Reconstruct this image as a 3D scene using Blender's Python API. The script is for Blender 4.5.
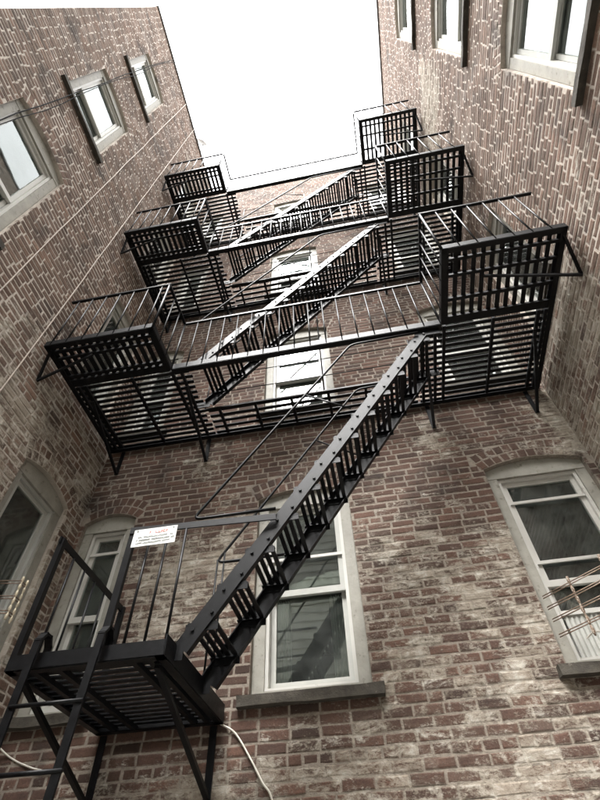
import bpy, bmesh, math, random
from mathutils import Vector, Matrix, noise
random.seed(7)
for o in list(bpy.data.objects): bpy.data.objects.remove(o)
S = bpy.context.scene
COL = S.collection
RAD = math.radians
E = 1.6                                   # eye height above the yard; all "rel" heights are counted from it

# ------------------------------------------------------------------ camera
def cam_axes(a, b, c):
    ca, sa, cb, sb, cc, sc = math.cos(a), math.sin(a), math.cos(b), math.sin(b), math.cos(c), math.sin(c)
    fwd = Vector((sb*ca, cb*ca, sa)); right = Vector((cb, -sb, 0)); up = right.cross(fwd)
    return cc*right + sc*up, -sc*right + cc*up, fwd
CR, CU, CF = cam_axes(RAD(50.31), RAD(-8.65), RAD(-2.25))
FPX = 475.5                               # focal length in pixels of a 600 x 800 frame
cd = bpy.data.cameras.new('camera'); cam = bpy.data.objects.new('camera', cd); COL.objects.link(cam)
cd.sensor_fit = 'HORIZONTAL'; cd.sensor_width = 36; cd.lens = FPX/600*36; cd.clip_end = 1000; cd.clip_start = .02
cam.matrix_world = Matrix(((CR.x, CU.x, -CF.x, 0), (CR.y, CU.y, -CF.y, 0), (CR.z, CU.z, -CF.z, E), (0, 0, 0, 1)))
S.camera = cam
def proj(p):
    d = Vector(p) - Vector((0, 0, E)); z = d.dot(CF)
    if z <= .05: return None
    return 300 + FPX*d.dot(CR)/z, 400 - FPX*d.dot(CU)/z

# ------------------------------------------------------------------ world, sun, exposure
W = bpy.data.worlds.new('World'); S.world = W; W.use_nodes = True
nt = W.node_tree; bg = nt.nodes['Background']
sky = nt.nodes.new('ShaderNodeTexSky'); sky.sky_type = 'NISHITA'; sky.sun_disc = False
sky.sun_elevation = RAD(62); sky.sun_rotation = RAD(200); sky.air_density = 2.0; sky.dust_density = 6.0; sky.ozone_density = 1.0
hs = nt.nodes.new('ShaderNodeHueSaturation'); hs.inputs['Saturation'].default_value = .06
nt.links.new(sky.outputs[0], hs.inputs['Color']); nt.links.new(hs.outputs[0], bg.inputs['Color'])
bg.inputs['Strength'].default_value = .15
sd = bpy.data.lights.new('sun', 'SUN'); sd.energy = .6; sd.angle = RAD(30); sd.color = (1, .97, .93)
sun = bpy.data.objects.new('sun', sd); COL.objects.link(sun); sun.location = (0, 0, 30)
az = RAD(200); el = RAD(62)
sdir = Vector((math.sin(az)*math.cos(el), math.cos(az)*math.cos(el), math.sin(el)))
sun.rotation_euler = (-sdir).to_track_quat('-Z', 'Y').to_euler()
S.view_settings.view_transform = 'Standard'; S.view_settings.look = 'None'
S.view_settings.gamma = 1; S.view_settings.use_curve_mapping = False
S.view_settings.exposure = 2.98
S.render.engine = 'CYCLES'
S.cycles.max_bounces = 8; S.cycles.diffuse_bounces = 5; S.cycles.glossy_bounces = 4; S.cycles.transparent_max_bounces = 12

# ------------------------------------------------------------------ materials
def mat(name):
    m = bpy.data.materials.new(name); m.use_nodes = True
    return m, m.node_tree, m.node_tree.nodes['Principled BSDF']
def N(t, kind, **kw):
    n = t.nodes.new(kind)
    for k, v in kw.items(): setattr(n, k, v)
    return n
def noise_n(t, vec, scale, detail=4, rough=.6, dist=0):
    n = N(t, 'ShaderNodeTexNoise'); n.inputs['Scale'].default_value = scale; n.inputs['Detail'].default_value = detail
    n.inputs['Roughness'].default_value = rough; n.inputs['Distortion'].default_value = dist
    t.links.new(vec, n.inputs['Vector']); return n.outputs['Fac']
def math_n(t, op, a, b=None, clamp=False):
    n = N(t, 'ShaderNodeMath', operation=op, use_clamp=clamp)
    for i, v in enumerate((a, b)):
        if v is None: continue
        if isinstance(v, (int, float)): n.inputs[i].default_value = v
        else: t.links.new(v, n.inputs[i])
    return n.outputs[0]
def ramp(t, fac, pts):
    n = N(t, 'ShaderNodeValToRGB'); e = n.color_ramp.elements
    while len(e) < len(pts): e.new(.5)
    for el_, (p, c) in zip(e, pts):
        el_.position = p; el_.color = c if len(c) == 4 else (*c, 1)
    t.links.new(fac, n.inputs[0]); return n.outputs[0]
def mix(t, fac, a, b, blend='MIX'):
    n = N(t, 'ShaderNodeMix', data_type='RGBA', blend_type=blend)
    for s, v in ((n.inputs[0], fac), (n.inputs[6], a), (n.inputs[7], b)):
        if isinstance(v, (int, float)): s.default_value = v
        elif isinstance(v, tuple): s.default_value = v if len(v) == 4 else (*v, 1)
        else: t.links.new(v, s)
    return n.outputs[2]
def smooth(t, v, lo, hi, tmin=0, tmax=1):
    n = N(t, 'ShaderNodeMapRange', interpolation_type='SMOOTHSTEP')
    for i, x in enumerate((lo, hi, tmin, tmax)): n.inputs[i+1].default_value = x
    t.links.new(v, n.inputs[0]); return n.outputs[0]
def bump(t, h, strength, dist, bsdf):
    n = N(t, 'ShaderNodeBump'); n.inputs['Strength'].default_value = strength; n.inputs['Distance'].default_value = dist
    t.links.new(h, n.inputs['Height']); t.links.new(n.outputs[0], bsdf.inputs['Normal'])

def weather(t, P, amount, boxes, each=None):
    """old whitewash and lime crust left on the wall, in patches that run across bricks and joints"""
    sep = N(t, 'ShaderNodeSeparateXYZ'); t.links.new(P, sep.inputs[0])
    st = N(t, 'ShaderNodeVectorMath', operation='MULTIPLY'); t.links.new(P, st.inputs[0]); st.inputs[1].default_value = (1, 1, 1.9)
    big = noise_n(t, P, 1.1, 4, .62, .6)
    mid = noise_n(t, st.outputs[0], 7.5, 8, .76, .4)
    fine = noise_n(t, st.outputs[0], 34, 6, .8)
    v = math_n(t, 'ADD', math_n(t, 'MULTIPLY', big, .80), math_n(t, 'ADD', math_n(t, 'MULTIPLY', mid, .95), math_n(t, 'MULTIPLY', fine, .62)))
    v = math_n(t, 'ADD', v, math_n(t, 'MULTIPLY', smooth(t, sep.outputs[2], 9.0, 2.2), amount))
    if each is not None: v = math_n(t, 'ADD', v, each)
    for (lo, hi, add) in boxes:                      # patches where more of the wash is left
        f = None
        for ax in range(3):
            e = .3
            g = math_n(t, 'MULTIPLY', smooth(t, sep.outputs[ax], lo[ax]-e, lo[ax]+e), smooth(t, sep.outputs[ax], hi[ax]+e, hi[ax]-e))
            f = g if f is None else math_n(t, 'MULTIPLY', f, g)
        v = math_n(t, 'ADD', v, math_n(t, 'MULTIPLY', f, add))
    return smooth(t, v, 1.38, 1.56), big, mid, fine

def brick_mat(name, amount, boxes, cols, is_mortar=False, mcol=(.33, .285, .24)):
    m, t, b = mat(name)
    P = N(t, 'ShaderNodeNewGeometry').outputs['Position']
    each = None
    if not is_mortar:
        wn = N(t, 'ShaderNodeTexWhiteNoise', noise_dimensions='1D'); t.links.new(N(t, 'ShaderNodeAttribute', attribute_name='tint').outputs['Fac'], wn.inputs['W'])
        each = math_n(t, 'MULTIPLY', math_n(t, 'SUBTRACT', wn.outputs[0], .55), .22)
    wash, big, mid, fine = weather(t, P, amount, boxes, each)
    if is_mortar:
        base = ramp(t, fine, [(.3, cols[0]), (.7, cols[1])])
        k = math_n(t, 'MULTIPLY', wash, .6)
    else:
        a = N(t, 'ShaderNodeAttribute', attribute_name='tint').outputs['Fac']
        base = ramp(t, a, [(i/(len(cols)-1), c) for i, c in enumerate(cols)])
        speck = noise_n(t, P, 90, 3, .7)
        base = mix(t, smooth(t, speck, .35, .7), base, mix(t, .5, base, (.05, .032, .027)))
        k = math_n(t, 'MULTIPLY', wash, .74)
        tone = noise_n(t, P, 2.3, 4, .6)
        base = mix(t, smooth(t, tone, .35, .68), mix(t, .45, base, (.045, .033, .026)), base)
        arris = N(t, 'ShaderNodeAttribute', attribute_name='arris').outputs['Fac']
        sm = smooth(t, math_n(t, 'ADD', arris, math_n(t, 'MULTIPLY', math_n(t, 'SUBTRACT', noise_n(t, P, 22, 5, .75), .5), 3.2)), .75, .05)
        base = mix(t, math_n(t, 'MULTIPLY', sm, .8), base, mcol)
    grime = smooth(t, math_n(t, 'ADD', noise_n(t, P, 1.9, 5, .65), math_n(t, 'MULTIPLY', fine, .3)), .66, .86)
    col = mix(t, math_n(t, 'MULTIPLY', grime, .62), base, (.035, .03, .027))
    lime = ramp(t, mid, [(.3, (.20, .165, .125)), (.52, (.35, .31, .25)), (.68, (.62, .59, .52))])
    col = mix(t, k, col, lime)
    t.links.new(col, b.inputs['Base Color']); b.inputs['Roughness'].default_value = .9; b.inputs['Specular IOR Level'].default_value = .25
    bump(t, math_n(t, 'ADD', math_n(t, 'MULTIPLY', noise_n(t, P, 55, 6, .7), 1), math_n(t, 'MULTIPLY', wash, .6)), .7, .006, b)
    return m

REAR_BOX = [((-2.2, 3, 3.3), (-1.1, 4, 4.3), .26), ((-.1, 3, 2.7), (1.3, 4, 4.3), .19), ((-1.9, 3, 5.0), (-1.4, 4, 5.5), .2), ((.6, 3, 4.8), (1.2, 4, 5.5), .2), ((-1.6, 3, 1.4), (2.3, 4, 2.6), .13),
            ((-2.9, 3, 1.4), (-1.0, 4, 2.4), .16), ((1.9, 3, 4.7), (2.3, 4, 5.8), .3)]
LEFT_BOX = [((-3.2, 1.7, 3.2), (-2.9, 3.9, 6.0), .34), ((-3.2, 2.2, 12.5), (-2.9, 3.9, 16.5), .28)]
RIGHT_BOX = [((2.1, 1.1, 10.4), (2.4, 3.6, 12.0), .55), ((2.1, 2.2, 4.0), (2.4, 3.9, 6.2), .34)]
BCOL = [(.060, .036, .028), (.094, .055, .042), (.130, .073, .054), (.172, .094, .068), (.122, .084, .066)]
BCOLS = [(.105, .067, .050), (.16, .100, .074), (.20, .124, .090), (.25, .155, .112), (.20, .140, .108)]
M = {}
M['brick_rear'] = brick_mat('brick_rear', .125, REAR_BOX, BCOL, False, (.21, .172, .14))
M['brick_left'] = brick_mat('brick_left', .10, LEFT_BOX, BCOLS)
M['brick_right'] = brick_mat('brick_right', .12, RIGHT_BOX, BCOLS)
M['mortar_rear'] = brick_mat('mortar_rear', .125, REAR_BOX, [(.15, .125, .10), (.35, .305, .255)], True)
M['mortar_left'] = brick_mat('mortar_left', .10, LEFT_BOX, [(.36, .31, .265), (.60, .54, .475)], True)
M['mortar_right'] = brick_mat('mortar_right', .12, RIGHT_BOX, [(.34, .29, .245), (.58, .51, .445)], True)

def simple(name, col, rough, spec=.5, metal=0, var=.25, scale=9, bmp=0, dirt=None):
    m, t, b = mat(name)
    P = N(t, 'ShaderNodeNewGeometry').outputs['Position']
    n1 = noise_n(t, P, scale, 5, .65)
    dark = tuple(c*(1-var) for c in col); lite = tuple(min(1, c*(1+var)) for c in col)
    c = ramp(t, n1, [(.3, dark), (.7, lite)])
    if dirt:
        n2 = noise_n(t, P, scale*2.3, 6, .7)
        c = mix(t, smooth(t, n2, dirt[1], dirt[1]+.14), c, dirt[0])
    t.links.new(c, b.inputs['Base Color'])
    r = N(t, 'ShaderNodeMapRange'); t.links.new(n1, r.inputs[0]); r.inputs[3].default_value = rough*.75; r.inputs[4].default_value = min(1, rough*1.3)
    t.links.new(r.outputs[0], b.inputs['Roughness']); b.inputs['Metallic'].default_value = metal; b.inputs['Specular IOR Level'].default_value = spec
    if bmp: bump(t, noise_n(t, P, scale*5, 5, .7), .6, bmp, b)
    return m
M['iron'] = simple('iron', (.0045, .0047, .0055), .42, .2, 0, .4, 34, .0012, ((.05, .035, .027), .68))
M['wood'] = simple('wood', (.28, .268, .232), .6, .4, 0, .2, 6, .003, ((.15, .135, .11), .56))
M['vinyl'] = simple('vinyl', (.50, .49, .455), .45, .5, 0, .07, 4, 0, ((.30, .28, .245), .60))
M['sill'] = simple('sill', (.062, .055, .045), .9, .2, 0, .4, 8, .012, ((.24, .22, .18), .62))
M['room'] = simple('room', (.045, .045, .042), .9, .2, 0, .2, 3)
M['curtain'] = simple('curtain', (.78, .80, .76), .95, .1, 0, .12, 3)
M['drape'] = simple('drape', (.52, .54, .51), .95, .1, 0, .1, 2)
M['blind'] = simple('blind', (.55, .55, .52), .6, .3, 0, .08, 3)
M['green'] = simple('green', (.10, .22, .05), .8, .2, 0, .6, 7)
M['panel'] = simple('panel', (.40, .40, .37), .6, .4, 0, .1, 5)
M['dark_grille'] = simple('dark_grille', (.03, .03, .03), .6)
M['conduit'] = simple('conduit', (.36, .30, .25), .6, .4, 0, .2, 6)
M['white_cable'] = simple('white_cable', (.60, .57, .50), .5, .4, 0, .12, 5)
M['black_cable'] = simple('black_cable', (.010, .010, .010), .95, .08)
M['sign_white'] = simple('sign_white', (.74, .74, .72), .45, .5, 0, .05, 20)
M['red'] = simple('red', (.52, .20, .18), .6)
M['ink'] = simple('ink', (.26, .28, .27), .6)
M['brass'] = simple('brass', (.60, .52, .38), .5, .5, .1, .35, 60, 0, ((.12, .06, .03), .58))
M['flecked'] = simple('flecked', (.14, .09, .06), .6, .4, 0, .4, 40, 0, ((.55, .5, .42), .5))
M['rod'] = simple('rod', (.20, .14, .10), .5, .5, .2, .4, 30)
M['coping'] = simple('coping', (.07, .065, .06), .6)
M['opposite'] = simple('opposite', (.40, .41, .38), .9, .2, 0, .2, 2)
M['dish'] = simple('dish', (.62, .62, .6), .5)
M['concrete'] = simple('concrete', (.22, .215, .20), .9, .2, 0, .3, 2, .01)
def glass_mat():
    m, t, b = mat('glass'); out = t.nodes['Material Output']; t.nodes.remove(b)
    P = N(t, 'ShaderNodeNewGeometry').outputs['Position']
    tr = N(t, 'ShaderNodeBsdfTransparent'); tr.inputs[0].default_value = (.86, .90, .88, 1)
    gl = N(t, 'ShaderNodeBsdfGlossy'); gl.inputs['Roughness'].default_value = .015; gl.inputs[0].default_value = (.95, 1, .98, 1)
    fr = N(t, 'ShaderNodeFresnel'); fr.inputs[0].default_value = 1.95
    bn = N(t, 'ShaderNodeBump'); bn.inputs['Strength'].default_value = .05; bn.inputs['Distance'].default_value = .02
    t.links.new(noise_n(t, P, 2.6, 2, .5), bn.inputs['Height']); t.links.new(bn.outputs[0], gl.inputs['Normal'])
    mx = N(t, 'ShaderNodeMixShader'); t.links.new(fr.outputs[0], mx.inputs[0]); t.links.new(tr.outputs[0], mx.inputs[1]); t.links.new(gl.outputs[0], mx.inputs[2])
    df = N(t, 'ShaderNodeBsdfDiffuse'); df.inputs[0].default_value = (.3, .32, .3, 1)       # film of dust
    m2 = N(t, 'ShaderNodeMixShader'); t.links.new(mx.outputs[0], m2.inputs[1]); t.links.new(df.outputs[0], m2.inputs[2])
    t.links.new(smooth(t, noise_n(t, P, 3.5, 6, .7), .3, .9, .03, .22), m2.inputs[0])
    t.links.new(m2.outputs[0], out.inputs[0]); return m
M['glass'] = glass_mat()

# ------------------------------------------------------------------ mesh helpers
WL = {}                                    # world position of every object made here
CACHE = {}
class MB:
    def __init__(s): s.v = []; s.f = []
    def add(s, vs, fs):
        k = len(s.v); s.v += [Vector(p) for p in vs]; s.f += [tuple(i+k for i in f) for f in fs]; return s
    def box(s, a, b):
        x0, y0, z0 = a; x1, y1, z1 = b
        return s.add([(x0,y0,z0),(x1,y0,z0),(x1,y1,z0),(x0,y1,z0),(x0,y0,z1),(x1,y0,z1),(x1,y1,z1),(x0,y1,z1)],
                     [(0,3,2,1),(4,5,6,7),(0,1,5,4),(1,2,6,5),(2,3,7,6),(3,0,4,7)])
    def bar(s, p0, p1, w, t, up=(0,0,1)):
        p0, p1 = Vector(p0), Vector(p1); d = (p1-p0).normalized(); sd_ = d.cross(Vector(up)).normalized(); u = sd_.cross(d)
        vs = [p + a*sd_*w/2 + b*u*t/2 for p in (p0, p1) for a, b in ((-1,-1),(1,-1),(1,1),(-1,1))]
        return s.add(vs, [(0,1,2,3),(7,6,5,4),(0,4,5,1),(1,5,6,2),(2,6,7,3),(3,7,4,0)])
    def tube(s, pts, r, n=8, cap=True):
        pts = [Vector(p) for p in pts]; rings = []; k = len(s.v); u = None
        for i, p in enumerate(pts):
            d = ((pts[min(i+1, len(pts)-1)] - p).normalized() + (p - pts[max(i-1, 0)]).normalized()).normalized()
            if u is None: u = d.orthogonal().normalized()
            u = (u - d*u.dot(d)).normalized(); w = d.cross(u); rr = r[i] if isinstance(r, (list, tuple)) else r
            s.v += [p + rr*(math.cos(a)*u + math.sin(a)*w) for a in [2*math.pi*j/n for j in range(n)]]
        for i in range(len(pts)-1):
            for j in range(n):
                a, b = k+i*n+j, k+i*n+(j+1) % n
                s.f.append((a, b, b+n, a+n))
        if cap: s.f.append(tuple(k+j for j in reversed(range(n)))); s.f.append(tuple(k+(len(pts)-1)*n+j for j in range(n)))
        return s
def empty(name, loc, parent=None):
    o = bpy.data.objects.new(name, None); COL.objects.link(o); o.empty_display_size = .1
    loc = Vector(loc); WL[o.name] = loc
    if parent: o.parent = parent; o.location = loc - WL[parent.name]
    else: o.location = loc
    return o
def obj(name, mb, m, parent=None, smooth_=False, recalc=True, origin=None):
    lo = Vector([min(v[i] for v in mb.v) for i in range(3)]); hi = Vector([max(v[i] for v in mb.v) for i in range(3)])
    c = Vector(origin) if origin else (lo+hi)/2
    key = (m.name, smooth_, tuple(round(x, 4) for v in mb.v for x in (v-c)), len(mb.f)) if len(mb.v) < 300 else None
    me = CACHE.get(key) if key else None
    if me is None:
        me = bpy.data.meshes.new(name); me.from_pydata([v-c for v in mb.v], [], mb.f)
        if recalc:
            bm = bmesh.new(); bm.from_mesh(me); bmesh.ops.recalc_face_normals(bm, faces=bm.faces); bm.to_mesh(me); bm.free()
        me.materials.append(m)
        if smooth_:
            for p in me.polygons: p.use_smooth = True
        if key: CACHE[key] = me
    o = bpy.data.objects.new(name, me); COL.objects.link(o); WL[o.name] = c
    if parent: o.parent = parent; o.location = c - WL[parent.name]
    else: o.location = c
    return o
def tag(o, label=None, cat=None, group=None, kind=None):
    for k, v in (('label', label), ('category', cat), ('group', group), ('kind', kind)):
        if v: o[k] = v
    return o
def rounded(pts, r, n=5):
    pts = [Vector(p) for p in pts]; out = [pts[0]]
    for a, b, c in zip(pts, pts[1:], pts[2:]):
        u = (a-b).normalized(); w = (c-b).normalized(); rr = min(r, (a-b).length*.45, (c-b).length*.45)
        for i in range(n+1):
            t_ = i/n; out.append((b+u*rr)*(1-t_)**2 + b*2*t_*(1-t_) + (b+w*rr)*t_**2)
    return out + [pts[-1]]

# ------------------------------------------------------------------ ground
g = MB().add([(-150,-150,0),(150,-150,0),(150,150,0),(-150,150,0)], [(0,1,2,3)])
tag(obj('ground', g, M['concrete'], recalc=False), kind='structure')

# ------------------------------------------------------------------ the building across the yard, behind the viewer: added unseen to block low light
ob = MB().box((-14, -9.5, 0), (14, -5.5, 13.5))
for i in range(54): ob.bar((-14, -5.49, .2+i*.245), (14, -5.49, .2+i*.245), .04, .02)
for i in range(9):
    for k in range(4): ob.box((-12+i*2.8, -5.5, 1.6+k*3), (-11+i*2.8, -5.46, 3.3+k*3))
tag(obj('unseen_opposite_building', ob, M['opposite']), kind='structure')

# ------------------------------------------------------------------ brick walls
YW, XL, XR, YF = 3.8, -3.0, 2.22, -.53    # rear wall face, side wall faces, free end of the side walls
ROOF = 14.85 + E
STOREY = 3.14; SILL = 1.31 + E; HEAD = 3.12 + E - SILL; RISE = .09
COURSE = STOREY/42; JOINT = .0115
TR = {'rear': lambda u, v, n: Vector((u, YW-n, v)), 'left': lambda u, v, n: Vector((XL+n, u, v)), 'right': lambda u, v, n: Vector((XR-n, u, v))}
FLIP = {'rear': False, 'left': False, 'right': True}
WIN = {'rear': [(a, b, k) for k in range(4) for a, b in ((-1.05, -.13), (1.22, 2.15), (-2.955, -2.375))],
       'left': [(.24, 1.16, k) for k in (1, 2, 3)] + [(2.73, 3.52, k) for k in range(4)],
       'right': [(.03, .95, k) for k in (1, 2, 3)] + [(2.45, 3.30, k) for k in (1, 2, 3)]}
SPAN = {'rear': (XL, XR, 14.62+E), 'left': (YF, YW, ROOF), 'right': (YF, YW, ROOF)}
RING = .105
def arc_v(w, x, rise):                     # height above the springing of a segmental arch of span w at x from its middle
    R_ = (w*w/4 + rise*rise)/(2*rise)
    return math.sqrt(max(0, R_*R_ - x*x)) - (R_ - rise)
def brick_geo(T, flip, u0, u1, v0, v1, quad=None):
    """12 vertices: back ring, worn front arris, front face"""
    j = lambda s: random.uniform(-s, s)
    p = .0024 + random.uniform(-.002, .0025)
    c = quad or [(u0, v0), (u1, v0), (u1, v1), (u0, v1)]
    c = [(a + j(.0022), b + j(.0022)) for a, b in c]
    mu = sum(a for a, b in c)/4; mv = sum(b for a, b in c)/4
    def inn(a, b, d):
        return a + (d if a < mu else -d), b + (d if b < mv else -d)
    vs = [T(a, b, -.03) for a, b in c] + [T(a, b, p - .0032) for a, b in c]
    for a, b in c:
        a2, b2 = inn(a, b, random.uniform(.006, .016)); vs.append(T(a2, b2, p + j(.0014)))
    fs = [(8, 9, 10, 11)]
    for i in range(4):
        k = (i+1) % 4
        fs += [(i, k, 4+k, 4+i), (4+i, 4+k, 8+k, 8+i)]
    if flip: fs = [tuple(reversed(f)) for f in fs]
    return vs, fs
def build_wall(key, label):
    T, fl = TR[key], FLIP[key]; U0, U1, VT = SPAN[key]
    wins = WIN[key]
    root = empty('brick_wall', T((U0+U1)/2, 0, 0)); tag(root, label, 'wall', None, 'thing')
    # --- mortar bed with the openings cut out
    us = sorted({U0, U1} | {x for a, b, k in wins for x in (a, b)}); vs_ = sorted({0, VT} | {x for a, b, k in wins for x in (SILL+k*STOREY, SILL+k*STOREY+HEAD+RISE+.012)})
    mb = MB(); MN = -.0012
    for a, b in zip(us, us[1:]):
        for c, d in zip(vs_, vs_[1:]):
            mu, mv = (a+b)/2, (c+d)/2
            if any(x0 < mu < x1 and SILL+k*STOREY < mv < SILL+k*STOREY+HEAD+RISE+.012 for x0, x1, k in wins): continue
            mb.add([T(a, c, MN), T(b, c, MN), T(b, d, MN), T(a, d, MN)], [(0,1,2,3)])
    NSEG = 12
    for a, b, k in wins:
        z0 = SILL+k*STOREY; z1 = z0+HEAD; top = z1+RISE+.012; w = b-a; mid = (a+b)/2
        cur = [(a+w*i/NSEG, z1+arc_v(w, a+w*i/NSEG-mid, RISE)) for i in range(NSEG+1)]
        for (p, q), (r, s_) in zip(cur, cur[1:]):
            mb.add([T(p, q, MN), T(r, s_, MN), T(r, top, MN), T(p, top, MN)], [(0,1,2,3)])
            mb.add([T(p, q, MN), T(r, s_, MN), T(r, s_, -.3), T(p, q, -.3)], [(0,1,2,3)])
        for p in (a, b): mb.add([T(p, z0-.05, MN), T(p, z1, MN), T(p, z1, -.3), T(p, z0-.05, -.3)], [(0,1,2,3)])
        mb.add([T(a, z0, MN), T(b, z0, MN), T(b, z0, -.3), T(a, z0, -.3)], [(0,1,2,3)])
    for ua, ub in ((U0-.5, U0), (U1, U1+.5)):
        if ua > YF-.1 or key == 'rear': mb.add([T(ua, 0, MN), T(ub, 0, MN), T(ub, VT, MN), T(ua, VT, MN)], [(0,1,2,3)])
    if key != 'rear':                       # free end, back and top of the wing's wall
        mb.add([T(U0, 0, MN), T(U0, VT, MN), T(U0, VT, -4), T(U0, 0, -4)], [(0,1,2,3)])
        mb.add([T(U0, VT, MN), T(U1, VT, MN), T(U1, VT, -4), T(U0, VT, -4)], [(0,1,2,3)])
    obj('mortar_bed', mb, M['mortar_'+key], root, recalc=False)
    cp = MB(); A = T(U0-.02, VT, .035); B = T(U1+(.0 if key != 'rear' else 0), VT+.07, -.34)
    cp.box([min(A[i], B[i]) for i in range(3)], [max(A[i], B[i]) for i in range(3)])
    obj('coping', cp, M['coping'], root)
    # --- bricks
    bricks = []
    nco = int(VT/COURSE)
    for k in range(nco):
        v0 = k*COURSE + JOINT/2 + random.uniform(-.0015, .0015); v1 = (k+1)*COURSE - JOINT/2 + random.uniform(-.0015, .0015); vm = (v0+v1)/2
        block = []
        for a, b, f in wins:
            z0 = SILL+f*STOREY; z1 = z0+HEAD; w = b-a; mid = (a+b)/2
            if z0 - COURSE*.3 < vm <= z1: block.append((a, b))
            elif z1 < vm < z1+RISE+2*RING+.02:
                half = w/2+.03; t_ = 2*RING; best = None
                R_ = (w*w/4+RISE*RISE)/(2*RISE); Ro = R_+t_; h = vm-(z1+RISE-R_)
                if h < Ro:
                    ch = min(math.sqrt(Ro*Ro-h*h), half + (vm-z1)*.42); block.append((mid-ch, mid+ch))
        header = (k % 6 == 3)
        L = .108 if header else .2165
        u = U0 - random.uniform(0, .04) - (L/2 if k % 2 else 0) - (.05 if header else 0)
        cells = []
        while u < U1:
            l = L + random.uniform(-.011, .011)
            if not header and random.random() < .05: l = L*.5
            cells.append((u + JOINT/2, u + l - JOINT/2)); u += l
        for c0, c1 in cells:
            c0, c1 = max(c0, U0+.001), min(c1, U1-.001)
            segs = [(c0, c1)]
            for a, b in block:
                nx = []
                for s0, s1 in segs:
                    if s1 <= a or s0 >= b: nx.append((s0, s1)); continue
                    if s0 < a: nx.append((s0, a - (0 if s1 > b else 0)))
                    if s1 > b: nx.append((b, s1))
                segs = nx
            for s0, s1 in segs:
                if s1-s0 > .03:
                    wv = lambda x: .0055*noise.noise((x*1.1, v0*1.7, 3.1 if key == 'rear' else 9.7)) + .0025*noise.noise((x*5, v0*9, 1.3))
                    d0, d1 = wv(s0), wv(s1); e = lambda: random.uniform(-.002, .002)
                    bricks.append((s0, s1, v0, v1, [(s0, v0+d0+e()), (s1, v0+d1+e()), (s1, v1+d1+e()), (s0, v1+d0+e())]))
    for a, b, f in wins:                    # two rings of rowlock bricks over every window
        z1 = SILL+f*STOREY+HEAD; w = b-a; mid = (a+b)/2; R_ = (w*w/4+RISE*RISE)/(2*RISE); cz = z1+RISE-R_
        for ring in range(2):
            r0 = R_+ring*RING+.004; r1 = r0+RING-.010
            half = math.asin(min(1, (w/2+.02+ring*.03)/r0)); n = max(6, int(2*half*r0/.0735)); n -= (n+ring) % 2
            for i in range(n):
                a0 = -half+2*half*i/n+.0045/r0; a1 = -half+2*half*(i+1)/n-.0045/r0
                q = [(mid+r*math.sin(x), cz+r*math.cos(x)) for r, x in ((r0, a0), (r0, a1), (r1, a1), (r1, a0))]
                if min(p[0] for p in q) < U0+.004 or max(p[0] for p in q) > U1-.004: continue
                bricks.append((q[0][0], q[1][0], q[0][1], q[2][1], q))
    # the 300 bricks that show largest stand as objects of their own, the others are one joined part
    scored = []
    for i, (a, b, c, d, q) in enumerate(bricks):
        ps = [proj(T(x, y, 0)) for x, y in ((a, c), (b, c), (b, d), (a, d))]
        if any(p is None or not (4 < p[0] < 596 and 4 < p[1] < 796) for p in ps): continue
        ar = abs(sum(ps[j][0]*ps[(j+1) % 4][1]-ps[(j+1) % 4][0]*ps[j][1] for j in range(4)))/2
        x, y = ps[0]
        if key == 'rear' and (x < 230 and 640 < y < 735): continue           # behind the lowest landing
        scored.append((ar, i))
    top = {i for _, i in sorted(scored, reverse=True)[:300]}
    V, F, A = [], [], []
    mt = M['brick_'+key]
    for i, (a, b, c, d, q) in enumerate(bricks):
        vs, fs = brick_geo(T, fl, a, b, c, d, q)
        tint = min(1, max(0, random.gauss(.45, .22)))
        if i in top:
            ctr = sum(vs, Vector())/12
            me = bpy.data.meshes.new('brick'); me.from_pydata([v-ctr for v in vs], [], fs); me.materials.append(mt)
            at = me.attributes.new('tint', 'FLOAT', 'POINT'); at.data.foreach_set('value', [tint]*12)
            at = me.attributes.new('arris', 'FLOAT', 'POINT'); at.data.foreach_set('value', [0]*8+[1]*4)
            o = bpy.data.objects.new('brick', me); COL.objects.link(o); o.parent = root; o.location = ctr - WL[root.name]
        else:
            k = len(V); V += vs; F += [tuple(x+k for x in f) for f in fs]; A += [tint]*12
    me = bpy.data.meshes.new('brickwork'); me.from_pydata([v-WL[root.name] for v in V], [], F); me.materials.append(mt)
    at = me.attributes.new('tint', 'FLOAT', 'POINT'); at.data.foreach_set('value', A)
    at = me.attributes.new('arris', 'FLOAT', 'POINT'); at.data.foreach_set('value', ([0]*8+[1]*4)*(len(V)//12))
    o = bpy.data.objects.new('brickwork', me); COL.objects.link(o); o.parent = root; o['kind'] = 'stuff'
    return root

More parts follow.
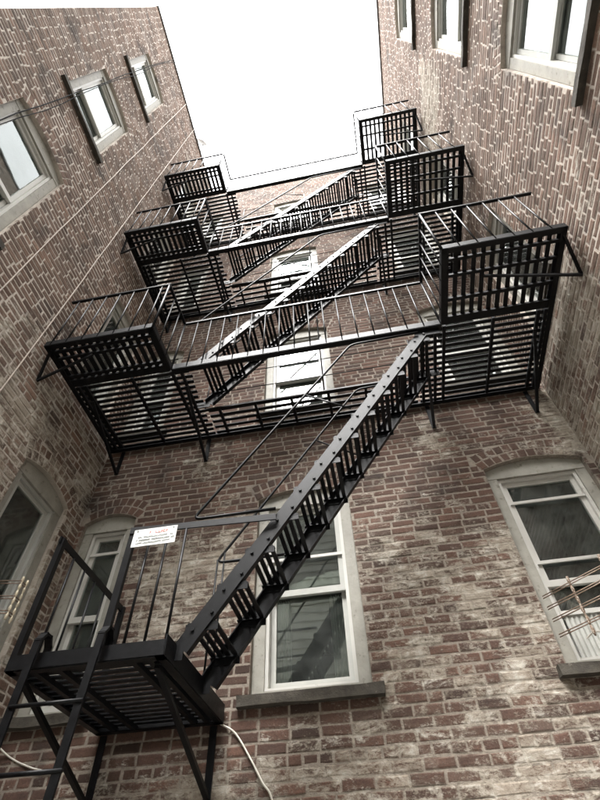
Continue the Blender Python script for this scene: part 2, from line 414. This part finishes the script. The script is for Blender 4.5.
def window(key, root, a, b, k, style):
    T = TR[key]; w = b-a; z0 = SILL+k*STOREY; h = HEAD; mid = w/2
    L = lambda u, v, n: T(a+u, z0+v, n)
    def bx(mb, u0, u1, v0, v1, n0, n1):
        A, B = L(u0, v0, n0), L(u1, v1, n1)
        mb.box([min(A[i], B[i]) for i in range(3)], [max(A[i], B[i]) for i in range(3)])
    def o(name, mb, m, **kw): return obj(name, mb, M[m], win, **kw)
    win = empty('window', L(mid, 0, 0), root)
    fw = .10
    # frame with the board that fills the arched head
    f = MB()
    bx(f, .004, fw, .03, h-.095, -.17, -.055); bx(f, w-fw, w-.004, .03, h-.095, -.17, -.055)
    bx(f, .004, w-.004, .0, .045, -.2, -.05)
    n = 12; low = h-.095
    pts = [(.004+(w-.008)*i/n) for i in range(n+1)]
    for p, q in zip(pts, pts[1:]):
        t0, t1 = h+arc_v(w, p-mid, RISE)-.004, h+arc_v(w, q-mid, RISE)-.004
        vs = [L(x, y, nn) for nn in (-.17, -.05) for x, y in ((p, low), (q, low), (q, t1), (p, t0))]
        f.add(vs, [(0,1,2,3),(4,5,6,7),(0,1,5,4),(2,3,7,6)])
    o('frame', f, 'wood')
    bd = MB()                                # bead round the opening of the frame
    bx(bd, fw, w-fw, low-.032, low-.002, -.15, -.075)
    for u0, u1 in ((fw, fw+.028), (w-fw-.028, w-fw)): bx(bd, u0, u1, .045, low-.032, -.15, -.075)
    bx(bd, fw+.028, w-fw-.028, .046, .07, -.15, -.075)
    o('storm_frame', bd, style.get('bead', 'vinyl'))
    s = MB(); bx(s, -.08, w+.08, -.075, -.004, -.16, .06)
    bm_ = bmesh.new(); me_ = bpy.data.meshes.new('t'); me_.from_pydata(s.v, [], s.f); bm_.from_mesh(me_)
    bmesh.ops.subdivide_edges(bm_, edges=bm_.edges, cuts=5, use_grid_fill=True)
    s2 = MB(); lo_n = L(0, 0, 0)
    for v in bm_.verts:
        d = noise.noise_vector(v.co*11)*.012; v.co += d
    bm_.verts.index_update(); s2.v = [v.co.copy() for v in bm_.verts]; s2.f = [tuple(x.index for x in fc.verts) for fc in bm_.faces]; bm_.free(); bpy.data.meshes.remove(me_)
    o('sill', s2, 'sill')
    u0, u1, v0, v1 = fw+.03, w-fw-.03, .072, low-.034
    vm = v0+(v1-v0)*style.get('meet', .44)
    def sash(name, va, vb, n0, st=.042, bot=.055, top=.042):
        m_ = MB(); bx(m_, u0, u0+st, va, vb, n0-.035, n0); bx(m_, u1-st, u1, va, vb, n0-.035, n0)
        bx(m_, u0+st, u1-st, va, va+bot, n0-.035, n0-.001); bx(m_, u0+st, u1-st, vb-top, vb, n0-.035, n0-.001)
        s_ = o(name, m_, style.get('sash', 'vinyl'))
        p = MB(); bx(p, u0+st-.004, u1-st+.004, va+bot-.004, vb-top+.004, n0-.022, n0-.018)
        o('pane', p, 'glass')
        return s_
    drop = style.get('drop', 0); lift = style.get('lift', 0)
    sash('sash', vm-.03-drop, v1-drop, -.105)
    sash('sash', v0+lift, vm+.03+lift, -.15)
    for bar_v in style.get('bars', ()):
        m_ = MB(); bx(m_, u0, u1, v0+(v1-v0)*bar_v, v0+(v1-v0)*bar_v+.028, -.10, -.085); o('screen_bar', m_, 'vinyl')
    # the room behind: a dark recess, then a curtain or blind
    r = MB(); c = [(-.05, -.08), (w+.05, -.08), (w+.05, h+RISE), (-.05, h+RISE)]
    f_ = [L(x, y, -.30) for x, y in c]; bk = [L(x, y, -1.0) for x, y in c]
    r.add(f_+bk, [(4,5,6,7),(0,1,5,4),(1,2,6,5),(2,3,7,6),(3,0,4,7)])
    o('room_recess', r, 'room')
    cu = style.get('curtain')
    if cu:
        for (ua, ub, va, vb, mm, amp) in cu:
            m_ = MB(); nn = 40; ph = random.uniform(0, 6)
            xs = [u0+(u1-u0)*(ua+(ub-ua)*i/nn) for i in range(nn+1)]
            dn = [(-.165 if va >= .45 and vb == 1 else -.225)+amp*math.sin(ph+i*1.15)+amp*.5*math.sin(i*.47) for i in range(nn+1)]
            va_, vb_ = v0+(v1-v0)*va, v0+(v1-v0)*vb
            m_.v = [L(x, va_, d) for x, d in zip(xs, dn)] + [L(x, vb_, d*.98) for x, d in zip(xs, dn)]
            m_.f = [(i, i+1, i+nn+2, i+nn+1) for i in range(nn)]
            o('curtain', m_, mm, smooth_=True, recalc=False)
    if style.get('blind'):
        m_ = MB(); va, vb = style['blind']; y = v0+(v1-v0)*va
        while y < v0+(v1-v0)*vb:
            A, B = L(u0, y, -.225), L(u1, y, -.225); m_.add([L(u0, y, -.215), L(u1, y, -.215), L(u1, y+.022, -.235), L(u0, y+.022, -.235)], [(0,1,2,3)]); y += .024
        b_ = o('blind', m_, 'blind', recalc=False); b_['kind'] = 'stuff'
    if style.get('ac'):
        p = MB(); ua, ub = u0+.02, u0+.27; nf = 14; va, vb = v0, v0+.30
        xs = [ua+(ub-ua)*i/nf for i in range(nf+1)]
        p.v = [L(x, va, -.09+(.012 if i % 2 else 0)) for i, x in enumerate(xs)] + [L(x, vb, -.09+(.012 if i % 2 else 0)) for i, x in enumerate(xs)]
        p.f = [(i, i+1, i+nf+2, i+nf+1) for i in range(nf)]; o('accordion_panel', p, 'panel', recalc=False)
        p = MB(); bx(p, u0, u1, v0+.30, v0+.335, -.13, -.07); o('mounting_rail', p, 'vinyl')
        p = MB(); A, B = u0+.30, u1-.01
        bx(p, A, B, v0, v0+.03, -.35, .10); bx(p, A, B, v0+.26, v0+.29, -.35, .10); bx(p, A, A+.03, v0+.03, v0+.26, -.35, .10); bx(p, B-.03, B, v0+.03, v0+.26, -.35, .10)
        o('air_conditioner_case', p, 'panel')
        p = MB()
        for i in range(12): bx(p, A+.03, B-.03, v0+.035+i*.0185, v0+.043+i*.0185, .06, .09)
        bx(p, A+.03, B-.03, v0+.03, v0+.26, .02, .05)
        o('air_conditioner_grille', p, 'dark_grille')
    if style.get('green'):
        p = MB(); bx(p, u0+.02, u0+.2, v0+.02, v0+.3, -.32, -.26); o('green_cloth', p, 'green')
    return win

C = lambda *a: [a]
full = [(0, 1, 0, 1, 'curtain', .016)]
styles = {('rear', -1.05, 0): dict(meet=.47, sash='panel', curtain=[(0, 1, .5, 1, 'curtain', .006), (.0, .24, 0, .46, 'drape', .02), (.76, 1, 0, .46, 'drape', .02)], bars=(.66,)),
          ('rear', 1.22, 0): dict(meet=.36, sash='vinyl', lift=.0, curtain=[(0, 1, .36, .93, 'drape', .002)], bars=(.46, .84), ac=True),
          ('rear', -2.955, 0): dict(meet=.46, curtain=[(0, 1, .48, .85, 'drape', .004)], bars=(.86,), green=True),
          ('left', 2.73, 0): dict(meet=.36, sash='panel', bead='panel', curtain=[(0, 1, .2, 1, 'drape', .003)]),
          ('rear', -1.05, 1): dict(curtain=[(0, 1, 0, .55, 'curtain', .01)], blind=(.55, 1)),
          ('rear', -1.05, 2): dict(curtain=full), ('rear', -1.05, 3): dict(blind=(.2, 1)),
          ('left', .24, 1): dict(meet=.42, curtain=[(0, .5, 0, .5, 'curtain', .02)]), ('left', .24, 2): dict(curtain=full), ('left', .24, 3): dict(blind=(.3, 1)),
          ('right', .03, 1): dict(meet=.5, sash='panel', curtain=full), ('right', .03, 2): dict(sash='panel', curtain=[(0, 1, 0, .6, 'curtain', .02)]), ('right', .03, 3): dict(sash='panel', blind=(0, 1))}
WALL_LABEL = {'rear': 'weathered brick rear wall of the court, behind the black fire escape',
              'left': 'brick side wall with a black cable hanging down past its windows',
              'right': 'brick side wall with a pale washed band, opposite the one with conduits'}
for key in ('rear', 'left', 'right'):
    root = build_wall(key, WALL_LABEL[key])
    for a, b, k in WIN[key]:
        st = styles.get((key, a, k)) or random.choice([dict(curtain=full), dict(blind=(.25, 1)), dict(curtain=[(0, .45, 0, 1, 'curtain', .02), (.6, 1, 0, 1, 'curtain', .02)])])
        window(key, root, a, b, k, st)

# ------------------------------------------------------------------ fire escape
IR = M['iron']
FE = empty('fire_escape', (-.4, YW, 1.2+E))
tag(FE, 'black iron fire escape with stacked landings and stairs on the rear wall', 'fire escape')
def slat(p0, p1, w, parent, t=.009): obj('slat', MB().bar(p0, p1, w, t), IR, parent)
def baluster(p0, p1, parent, r=.0085): obj('baluster', MB().tube([p0, p1], r, 8), IR, parent, True)
def edge_angle(mb, p0, p1, z, inward, hv=.075, hh=.05):
    """L-shaped edge iron: upright leg and a flange turned inwards"""
    p0, p1, i = Vector((*p0, z)), Vector((*p1, z)), Vector((*inward, 0))
    mb.bar(p0+Vector((0,0,hv/2-.03)), p1+Vector((0,0,hv/2-.03)), .009, hv)
    mb.bar(p0+i*hh/2+Vector((0,0,-.034)), p1+i*hh/2+Vector((0,0,-.034)), hh, .008)
LEV = [4.18+E, 4.18+STOREY+E, 4.18+2*STOREY+E]
LO, LI, RI, RO = -2.95, -1.79, 1.06, 2.16           # x of the landing bays
LINN, RINN = -1.62, .84                              # where the inner floors end at the stair well
YB, YM, YLF, YRF, YS = 3.775, 2.71, 2.18, 1.92, 3.33 # wall edge, front of the gallery, fronts of the bays, stair well edge
for lv, z in enumerate(LEV):
    pf = empty('landing', (-.4, YB, z), FE)
    # frame: edge irons and bearers
    fr = MB()
    edge_angle(fr, (LO, YLF), (LI, YLF), z, (0, 1)); edge_angle(fr, (LI, YLF), (LI, YM), z, (-1, 0)); edge_angle(fr, (LO, YB), (LO, YLF), z, (1, 0))
    edge_angle(fr, (LI, YM), (RI, YM), z, (0, 1), .08, .06); edge_angle(fr, (RI, YM), (RI, YRF), z, (1, 0)); edge_angle(fr, (RI, YRF), (RO, YRF), z, (0, 1))
    edge_angle(fr, (RO, YRF), (RO, YB), z, (-1, 0)); edge_angle(fr, (LO, YB), (RO, YB), z, (0, -1))
    fr.bar((LINN, YS+.015, z-.02), (RINN, YS+.015, z-.02), .03, .02)
    obj('edge_frame', fr, IR, pf)
    def bearer(p0, p1, w=.032, t=.03): obj('bearer', MB().bar((*p0, z-.02), (*p1, z-.02), w, t), IR, pf)
    for y, w in ((2.275, .035), (2.36, .03), (2.60, .035), (2.685, .085)): bearer((LO+.01, y), (LI-.01, y), w)
    for y, w in ((2.04, .03), (2.20, .03), (2.45, .035), (2.68, .085)): bearer((RI+.01, y), (RO-.01, y), w)
    for x, w in ((-2.865, .03), (-2.79, .04), (-2.25, .03), (-1.80, .035), (-1.70, .03)): bearer((x, YM+.03), (x, YB-.01), w)
    for x, w in ((RINN+.03, .03), (1.0, .03), (1.09, .03), (1.58, .03), (2.02, .035), (2.09, .03)): bearer((x, YM+.03), (x, YB-.01), w)
    for i in range(6): x = -1.45+i*.42; bearer((x, YS+.01), (x, YB-.01), .03)
    # floors: slats along the bay's depth in front, along the wall behind
    n = 14
    for i in range(n): x = LO+.055+(LI-LO-.11)*i/(n-1); slat((x, YLF+.01, z), (x, YM-.01, z), .050, pf)
    n = 13
    for i in range(n): x = RI+.05+(RO-RI-.10)*i/(n-1); slat((x, YRF+.01, z), (x, YM-.01, z), .042, pf)
    n = 14
    for i in range(n):
        y = YM+.075+(YB-YM-.12)*i/(n-1)
        slat((LO+.01, y, z), (LINN+random.uniform(-.02, .02), y, z), .041, pf); slat((RINN+random.uniform(-.02, .02), y, z), (RO-.01, y, z), .041, pf)
    for i in range(5): y = YS+.05+(YB-YS-.1)*i/4; slat((LINN+.03, y, z), (RINN-.03, y, z), .041, pf)
    # railing
    rl = empty('railing', (-.4, YM, z), FE)
    tr = MB(); zt = z+.90
    path = [(LO-.02, YLF), (LI, YLF), (LI, YM), (RI, YM), (RI, YRF), (RO+.03, YRF)]
    for p, q in zip(path, path[1:]):
        d = (Vector(q)-Vector(p)).normalized()*.0125
        tr.bar((p[0]-d.x, p[1]-d.y, zt), (q[0]+d.x, q[1]+d.y, zt), .030, .024)
    obj('top_rail', tr, IR, rl)
    for p, q in zip(path, path[1:]):
        L_ = math.hypot(q[0]-p[0], q[1]-p[1]); n = max(2, round(L_/.172))
        for i in range(n):
            t_ = (i+.5)/n if p is path[0] else i/n
            x, y = p[0]+(q[0]-p[0])*t_, p[1]+(q[1]-p[1])*t_
            baluster((x, y, z-.02), (x, y, zt-.01), rl, .0135 if (i == 0 and p is not path[0]) else .0085)
    # light guard rods along the open side of the stair well
    for dz in (.28, .62):
        obj('guard_rod', MB().tube([(LINN, YS+.02, z+dz), (RINN, YS+.02, z+dz)], .0055, 8), IR, rl, True)
    obj('hanger_rod', MB().tube([(-.23, YS+.03, z), (-.23, YS+.03, z+(STOREY if lv < 2 else 1.0))], .009, 8), IR, rl, True); baluster((LINN, YS+.02, z), (LINN, YS+.02, z+.72), rl, .008); baluster((RINN, YS+.02, z), (RINN, YS+.02, z+.72), rl, .008)
    # brackets on the rear wall and on the side walls
    for x in (-2.79, -1.70, .90, 2.0):
        b = MB(); b.bar((x, YW-.014, z-.40), (x, YW-.014, z-.04), .045, .010, (0, 1, 0)); b.bar((x, YW-.02, z-.385), (x, 2.95, z-.045), .03, .022); obj('bracket', b, IR, FE)
    b = MB(); b.bar((XL+.012, 2.36, z-.37), (-2.5, 2.36, z-.05), .028, .02, (0, 1, 0)); b.bar((XL+.02, 2.36, z-.36), (LO+.02, 2.26, z-.03), .026, .018, (0, 1, 0)); obj('bracket', b, IR, FE)
    b = MB(); b.bar((XR-.012, 2.25, z-.33), (1.45, 2.25, z-.045), .028, .02, (0, 1, 0)); b.bar((XR-.02, 2.25, z-.32), (RO-.02, 2.0, z-.03), .026, .018, (0, 1, 0)); obj('bracket', b, IR, FE)

# lowest landing
ZP = 1.18+E; PX0, PX1, PY0, PY1 = -2.17, -1.22, 2.60, 3.77
pf = empty('landing', (-1.7, PY1, ZP), FE)
fr = MB()
for p0, p1, inw, hv in (((PX0, PY0), (PX1, PY0), (0, 1), .085), ((PX1, PY0), (PX1, PY1), (-1, 0), .115), ((PX0, PY1), (PX0, PY0), (1, 0), .085), ((PX0, PY1), (PX1, PY1), (0, -1), .09)):
    edge_angle(fr, p0, p1, ZP, inw, hv, .05)
obj('edge_frame', fr, IR, pf)
for x in (-2.02, -1.87, -1.42, -1.32): obj('bearer', MB().bar((x, PY0+.02, ZP-.02), (x, PY1-.01, ZP-.02), .035, .03), IR, pf)
for i in range(15): y = PY0+.07+(PY1-PY0-.13)*i/14; slat((PX0+.01, y, ZP), (PX1-.01, y, ZP), .046, pf)
rl = empty('railing', (-1.7, PY0, ZP), FE)
ZR = 2.02+E
obj('top_rail', MB().bar((PX0+.01, PY0-.02, ZR), (PX0+.01, 3.66, ZR), .012, .05), IR, rl)
obj('post', MB().bar((PX0+.01, PY0+.02, ZP-.03), (PX0+.01, PY0+.02, ZR+.02), .04, .04, (0, 1, 0)), IR, rl)
obj('post', MB().bar((PX0+.01, 3.64, ZP), (PX0+.01, 3.64, ZR+.02), .045, .03, (0, 1, 0)), IR, rl)
for i in range(5): y = 2.80+i*.17; baluster((PX0+.01, y, ZP), (PX0+.01, y, ZR-.02), rl, .008)
obj('top_rail', MB().bar((-1.64, PY0, ZR+.0), (-.62, 2.72, ZR+.05), .012, .05), IR, rl)
obj('post', MB().bar((-1.62, PY0+.02, ZP-.03), (-1.62, PY0+.02, ZR+.02), .045, .03, (0, 1, 0)), IR, rl)
for x in (-1.49, -1.37, -1.245): baluster((x, PY0+.01+(x+1.64)*.10, ZP), (x, PY0+.01+(x+1.64)*.10, ZR), rl, .009)
for x in (-1.235, -1.18): baluster((x, 3.315, ZP+(0 if x < -1.2 else .09)), (x, 3.315, ZP+.97+max(0, (x+1.25)*1.41)), rl, .008)
for x in (-2.12, -1.29):
    b = MB(); b.bar((x, YW-.014, ZP-.46), (x, YW-.014, ZP-.04), .05, .012, (0, 1, 0)); b.bar((x, YW-.02, ZP-.44), (x, PY0+.10, ZP-.045), .034, .026); obj('bracket', b, IR, FE)

# stairs
def stair(zb, zt, x0, x1):
    ya, yb = 2.755, 3.285
    st = empty('stair', (x0, (ya+yb)/2, zb), FE)
    d = Vector((x1-x0, 0, zt-zb)); Ls = d.length; d.normalize(); nrm = Vector((d.z, 0, -d.x))      # nrm points down out of the flight
    W_ = .105
    for y, s_, W_ in ((ya, 1, .10), (yb, -1, .135)):
        m_ = MB(); c0 = Vector((x0, y, zb))+nrm*W_/2; c1 = c0+d*Ls
        m_.bar(c0, c1, .010, W_, nrm)
        m_.bar(c0-nrm*(W_/2-.004)+Vector((0, s_*.02, 0)), c1-nrm*(W_/2-.004)+Vector((0, s_*.02, 0)), .04, .008, nrm)
        m_.bar(c0+nrm*(W_/2-.004)+Vector((0, s_*.02, 0)), c1+nrm*(W_/2-.004)+Vector((0, s_*.02, 0)), .04, .008, nrm)
        # foot and head turned level onto the landings
        m_.bar(Vector((x0-.10, y, zb-.045)), Vector((x0+.06, y, zb-.045)), .0095, .10); m_.bar(Vector((x1-.05, y, zt-.045)), Vector((x1+.20, y, zt-.045)), .0095, .09)
        o = obj('stringer', m_, IR, st)
    n = 12
    for i in range(n):
        c = Vector((x0, 0, zb))+d*Ls*((i+.62)/n)+nrm*.052
        m_ = MB(); dep = .205
        for j in range(4):
            xx = c.x-dep/2+dep*(j+.5)/4; m_.bar((xx, ya+.008, c.z), (xx, yb-.008, c.z), .032, .010)
        for y in (ya+.022, yb-.022): m_.bar((c.x-dep/2, y, c.z-.009), (c.x+dep/2, y, c.z-.009), .034, .008); 
        m_.bar((c.x-dep/2, yb-.009, c.z-.028), (c.x+dep/2, yb-.009, c.z-.028), .006, .045)
        m_.bar((c.x-dep/2, ya+.009, c.z-.028), (c.x+dep/2, ya+.009, c.z-.028), .006, .045)
        obj('tread', m_, IR, st)
        for yy, dr in ((ya, -1),):
            for q in (-.05, .06):
                p = Vector((c.x+q, yy, c.z+q*.9)); obj('bolt', MB().tube([p, p+Vector((0, dr*.016, 0))], .012, 6), IR, st)
    up = Vector((0, 0, .90))
    for y in (ya-.03, yb+.03):
        a = Vector((x0, y, zb)); P1 = a+up+d*-.03; P2 = a+d*(Ls*.66)+up
        end = a+d*Ls; P0 = a+d*(.90*d.z*0+.98); P0 = Vector((P0.x-.02, y, P1.z))
        P3 = Vector((end.x-.02, y, P2.z+.02))
        P0.x = x0+(P0.z-zb)/(d.z/d.x)-.02
        obj('handrail', MB().tube(rounded([P0, P1, P2, P3], .07), .0115, 8), IR, st, True)
        q = a+d*Ls*.42+up; s2 = q+nrm*.48
        obj('rail_brace', MB().tube([q, s2+Vector((0, .0, 0))], .008, 8), IR, st, True)
    return st
stair(ZP+.09, LEV[0]-.03, -1.23, .83); stair(LEV[0]+.05, LEV[1]-.03, -1.60, .82); stair(LEV[1]+.05, LEV[2]-.03, -1.60, .82)

# drop ladder hooked over the front of the lowest landing
DL = empty('drop_ladder', (-1.75, 2.5, E-.6)); tag(DL, 'black iron drop ladder hooked over the front of the lowest landing', 'ladder')
def ladder_rail(x, lean):
    top = 1.30+E; pts = [(x+.0, PY0+.05, top-.10), (x, PY0+.045, top-.02), (x, PY0+.015, top+.03), (x, PY0-.03, top+.03), (x, PY0-.065, top-.02)]
    pts += [(x+lean*.2, PY0-.075, top-.35), (x+lean, PY0-.10, .55)]
    m_ = MB(); pts = [Vector(p) for p in pts]
    for p, q in zip(pts, pts[1:]):
        dd = (q-p).normalized()*.008; m_.bar(p-dd, q+dd, .045, .014, (0, 1, .01) if abs((q-p).normalized().y) < .9 else (0, 0, 1))
    return obj('side_rail', m_, IR, DL)
ladder_rail(-1.985, .02); ladder_rail(-1.59, -.05)
for i in range(5):
    z = .93+E-i*.295; obj('rung', MB().tube([(-1.99, PY0-.082, z), (-1.58, PY0-.082, z)], .011, 8), IR, DL, True)

# ------------------------------------------------------------------ sign wired to the front rail of the lowest landing
SG = empty('sign', (-1.42, PY0-.03, 1.86+E)); tag(SG, 'small white notice plate with faded red heading, wired to the landing rail', 'sign')
sy = PY0-.022
plate = MB().box((-1.59, sy-.004, 1.865+E), (-1.28, sy, 2.00+E))
obj('plate', plate, M['sign_white'], SG)
def marks(rows, m_name, name):
    m_ = MB()
    for z, h_, x0, x1, wch in rows:
        x = x0
        while x < x1:
            w = wch*random.uniform(.6, 1.3); k = random.random()
            if k > .12:
                t_ = h_*.24
                m_.box((x, sy-.0065, z), (x+t_, sy-.0045, z+h_))
                m_.box((x+t_, sy-.0065, z+(h_*.38 if k > .5 else 0)), (x+w*.8, sy-.0045, z+(h_*.38 if k > .5 else 0)+t_))
                if k > .3: m_.box((x+t_, sy-.0065, z+h_-t_), (x+w*.75, sy-.0045, z+h_))
            x += w
    o = obj(name, m_, M[m_name], SG); o['kind'] = 'stuff'
marks([(1.958+E, .020, -1.475, -1.355, .016)], 'red', 'heading_print')
marks([(1.930+E, .010, -1.55, -1.31, .009), (1.905+E, .012, -1.56, -1.30, .010), (1.884+E, .010, -1.56, -1.32, .010)], 'ink', 'body_print')
for x in (-1.565, -1.305): obj('screw', MB().tube([(x, sy-.004, 1.988+E), (x, sy-.010, 1.988+E)], .006, 8), M['ink'], SG)

# ------------------------------------------------------------------ cables and conduits
def cable(name, label, cat, pts, r, m_, clips=(), group=None):
    o = obj(name, MB().tube(pts, r, 8), M[m_], None, True); tag(o, label, cat, group); return o
def wob(a, b, n, amp):
    a, b = Vector(a), Vector(b)
    return [a.lerp(b, i/n)+Vector((0, random.uniform(-amp, amp), 0)) for i in range(n+1)]
cable('conduit', 'thin pale conduit up the side wall, passing the corner of the fire escape landings', 'conduit', wob((XL+.018, 2.10, .2), (XL+.018, 2.12, ROOF+.08), 26, .006), .008, 'conduit')
cable('conduit', 'thin pale conduit up the side wall, between window column and fire escape', 'conduit', wob((XL+.018, 1.505, .2), (XL+.018, 1.50, ROOF+.08), 26, .006), .008, 'conduit')
cp_ = [(XL-.05, .53, ROOF+.09), (XL+.03, .53, ROOF+.085), (XL+.055, .53, ROOF+.02)] + [(XL+.05, .52-.2*(i/18)**.7+random.uniform(-.01, .01), ROOF-.3-i*.62) for i in range(19)]
cable('hanging_cable', 'black cable hanging from the roof edge in front of the side wall windows', 'cable', cp_, .007, 'black_cable')
cp2 = [(p[0]+.004, p[1]+.035+.02*math.sin(i*.9), p[2]) for i, p in enumerate(cp_)]
cable('hanging_cable', 'second black cable slung beside the one at the roof edge windows', 'cable', cp2, .0055, 'black_cable')
def smooth_path(ps, n=8):
    ps = [Vector(p) for p in ps]; out = []
    ext = [ps[0]*2-ps[1]]+ps+[ps[-1]*2-ps[-2]]
    for i in range(1, len(ext)-2):
        p0, p1, p2, p3 = ext[i-1:i+3]
        for j in range(n):
            t_ = j/n; out.append(.5*((2*p1)+(p2-p0)*t_+(2*p0-5*p1+4*p2-p3)*t_*t_+(3*p1-p0-3*p2+p3)*t_**3))
    return out+[ps[-1]]
cable('cable', 'off white cable curving down the rear wall below the centre window', 'cable', smooth_path([(-1.30, 3.78, 1.19+E), (-1.24, 3.782, 1.15+E), (-1.128, 3.784, 1.086+E), (-1.011, 3.784, .934+E), (-.923, 3.784, .80+E), (-.855, 3.784, .705+E), (-.78, 3.784, .40+E), (-.74, 3.784, .01)]), .0065, 'white_cable')
cable('cable', 'off white cable drooping behind the drop ladder at the wall corner', 'cable', smooth_path([(XL+.01, 3.05, 1.50+E), (XL+.012, 3.35, 1.36+E), (XL+.012, 3.6, 1.22+E), (-2.86, 3.784, 1.08+E), (-2.6, 3.784, .98+E), (-2.4, 3.784, .95+E)]), .006, 'white_cable')
cable('cable', 'off white cable hanging out over the sill beside the air conditioner', 'cable', smooth_path([(1.40, 3.73, 1.45+E), (1.46, 3.68, 1.47+E), (1.55, 3.66, 1.42+E), (1.64, 3.68, 1.28+E), (1.72, 3.70, 1.0+E), (1.74, 3.785, .6+E), (1.76, 3.785, .01)]), .006, 'white_cable')

# ------------------------------------------------------------------ rod guards in front of two windows
def twisted(p0, p1):
    p0, p1 = Vector(p0), Vector(p1); n = 44
    return [p0.lerp(p1, i/n) for i in range(n+1)], [.005+.0075*abs(math.sin(i*.42)) for i in range(n+1)]
GR = empty('window_guard', (1.4, 3.6, 1.40+E)); tag(GR, 'rusty rod guard with beaded uprights outside the air conditioner window', 'window guard')
for (x, y, za, zb) in ((1.405, 3.575, 1.40, 1.83), (1.60, 3.37, 1.35, 1.86)):
    ps, rs = twisted((x, y, za+E), (x, y, zb+E)); obj('upright', MB().tube(ps, rs, 8), M['flecked'], GR, True)
for z in (1.785, 1.70, 1.61, 1.50):
    for dy in (0, .03): obj('rod', MB().tube([(1.235, 3.745, z+E-dy*.6), (1.62, 3.35-dy*.3, z+E-dy*.6)], .004, 6), M['rod'], GR, True)
GL = empty('window_guard', (-2.9, 3.22, 1.78+E)); tag(GL, 'pair of brass beaded uprights with rods at the dark corner window', 'window guard')
for y in (3.19, 3.25):
    ps, rs = twisted((-2.86, y, 1.80+E), (-2.86, y, 2.16+E)); obj('upright', MB().tube(ps, rs, 8), M['brass'], GL, True)
for z in (2.12, 1.99, 1.87):
    for dz in (0, .022): obj('rod', MB().tube([(-2.86, 3.26, z+E-dz), (-2.86, 3.18, z+E-dz), (-3.10, 3.13, z+E-dz)], .005, 6), M['rod'], GL, True)

# ------------------------------------------------------------------ aerial on the roof edge
AN = empty('aerial', (XL-.03, 2.55, ROOF+.07)); tag(AN, 'pale dish aerial with thin mast on the roof edge of the side wall', 'aerial')
obj('mast', MB().tube([(XL-.03, 2.75, ROOF+.0), (XL-.03, 2.72, ROOF+.5)], .012, 8), M['coping'], AN, True)
obj('arm', MB().tube([(XL-.03, 2.75, ROOF+.3), (XL+.12, 2.55, ROOF+.2)], .012, 8), M['coping'], AN, True)
m_ = MB(); nr, na = 5, 16; cz = Vector((XL+.10, 2.50, ROOF+.16)); ax = Vector((.5, -.6, .6)).normalized(); uu = ax.orthogonal().normalized(); ww = ax.cross(uu)
m_.v = [cz]
for i in range(1, nr+1):
    r_ = .16*i/nr; m_.v += [cz+r_*(math.cos(2*math.pi*j/na)*uu+math.sin(2*math.pi*j/na)*ww)+ax*.9*r_*r_ for j in range(na)]
m_.f = [(0, 1+j, 1+(j+1) % na) for j in range(na)] + [(1+(i-1)*na+j, 1+i*na+j, 1+i*na+(j+1) % na, 1+(i-1)*na+(j+1) % na) for i in range(1, nr) for j in range(na)]
obj('dish', m_, M['dish'], AN, True)
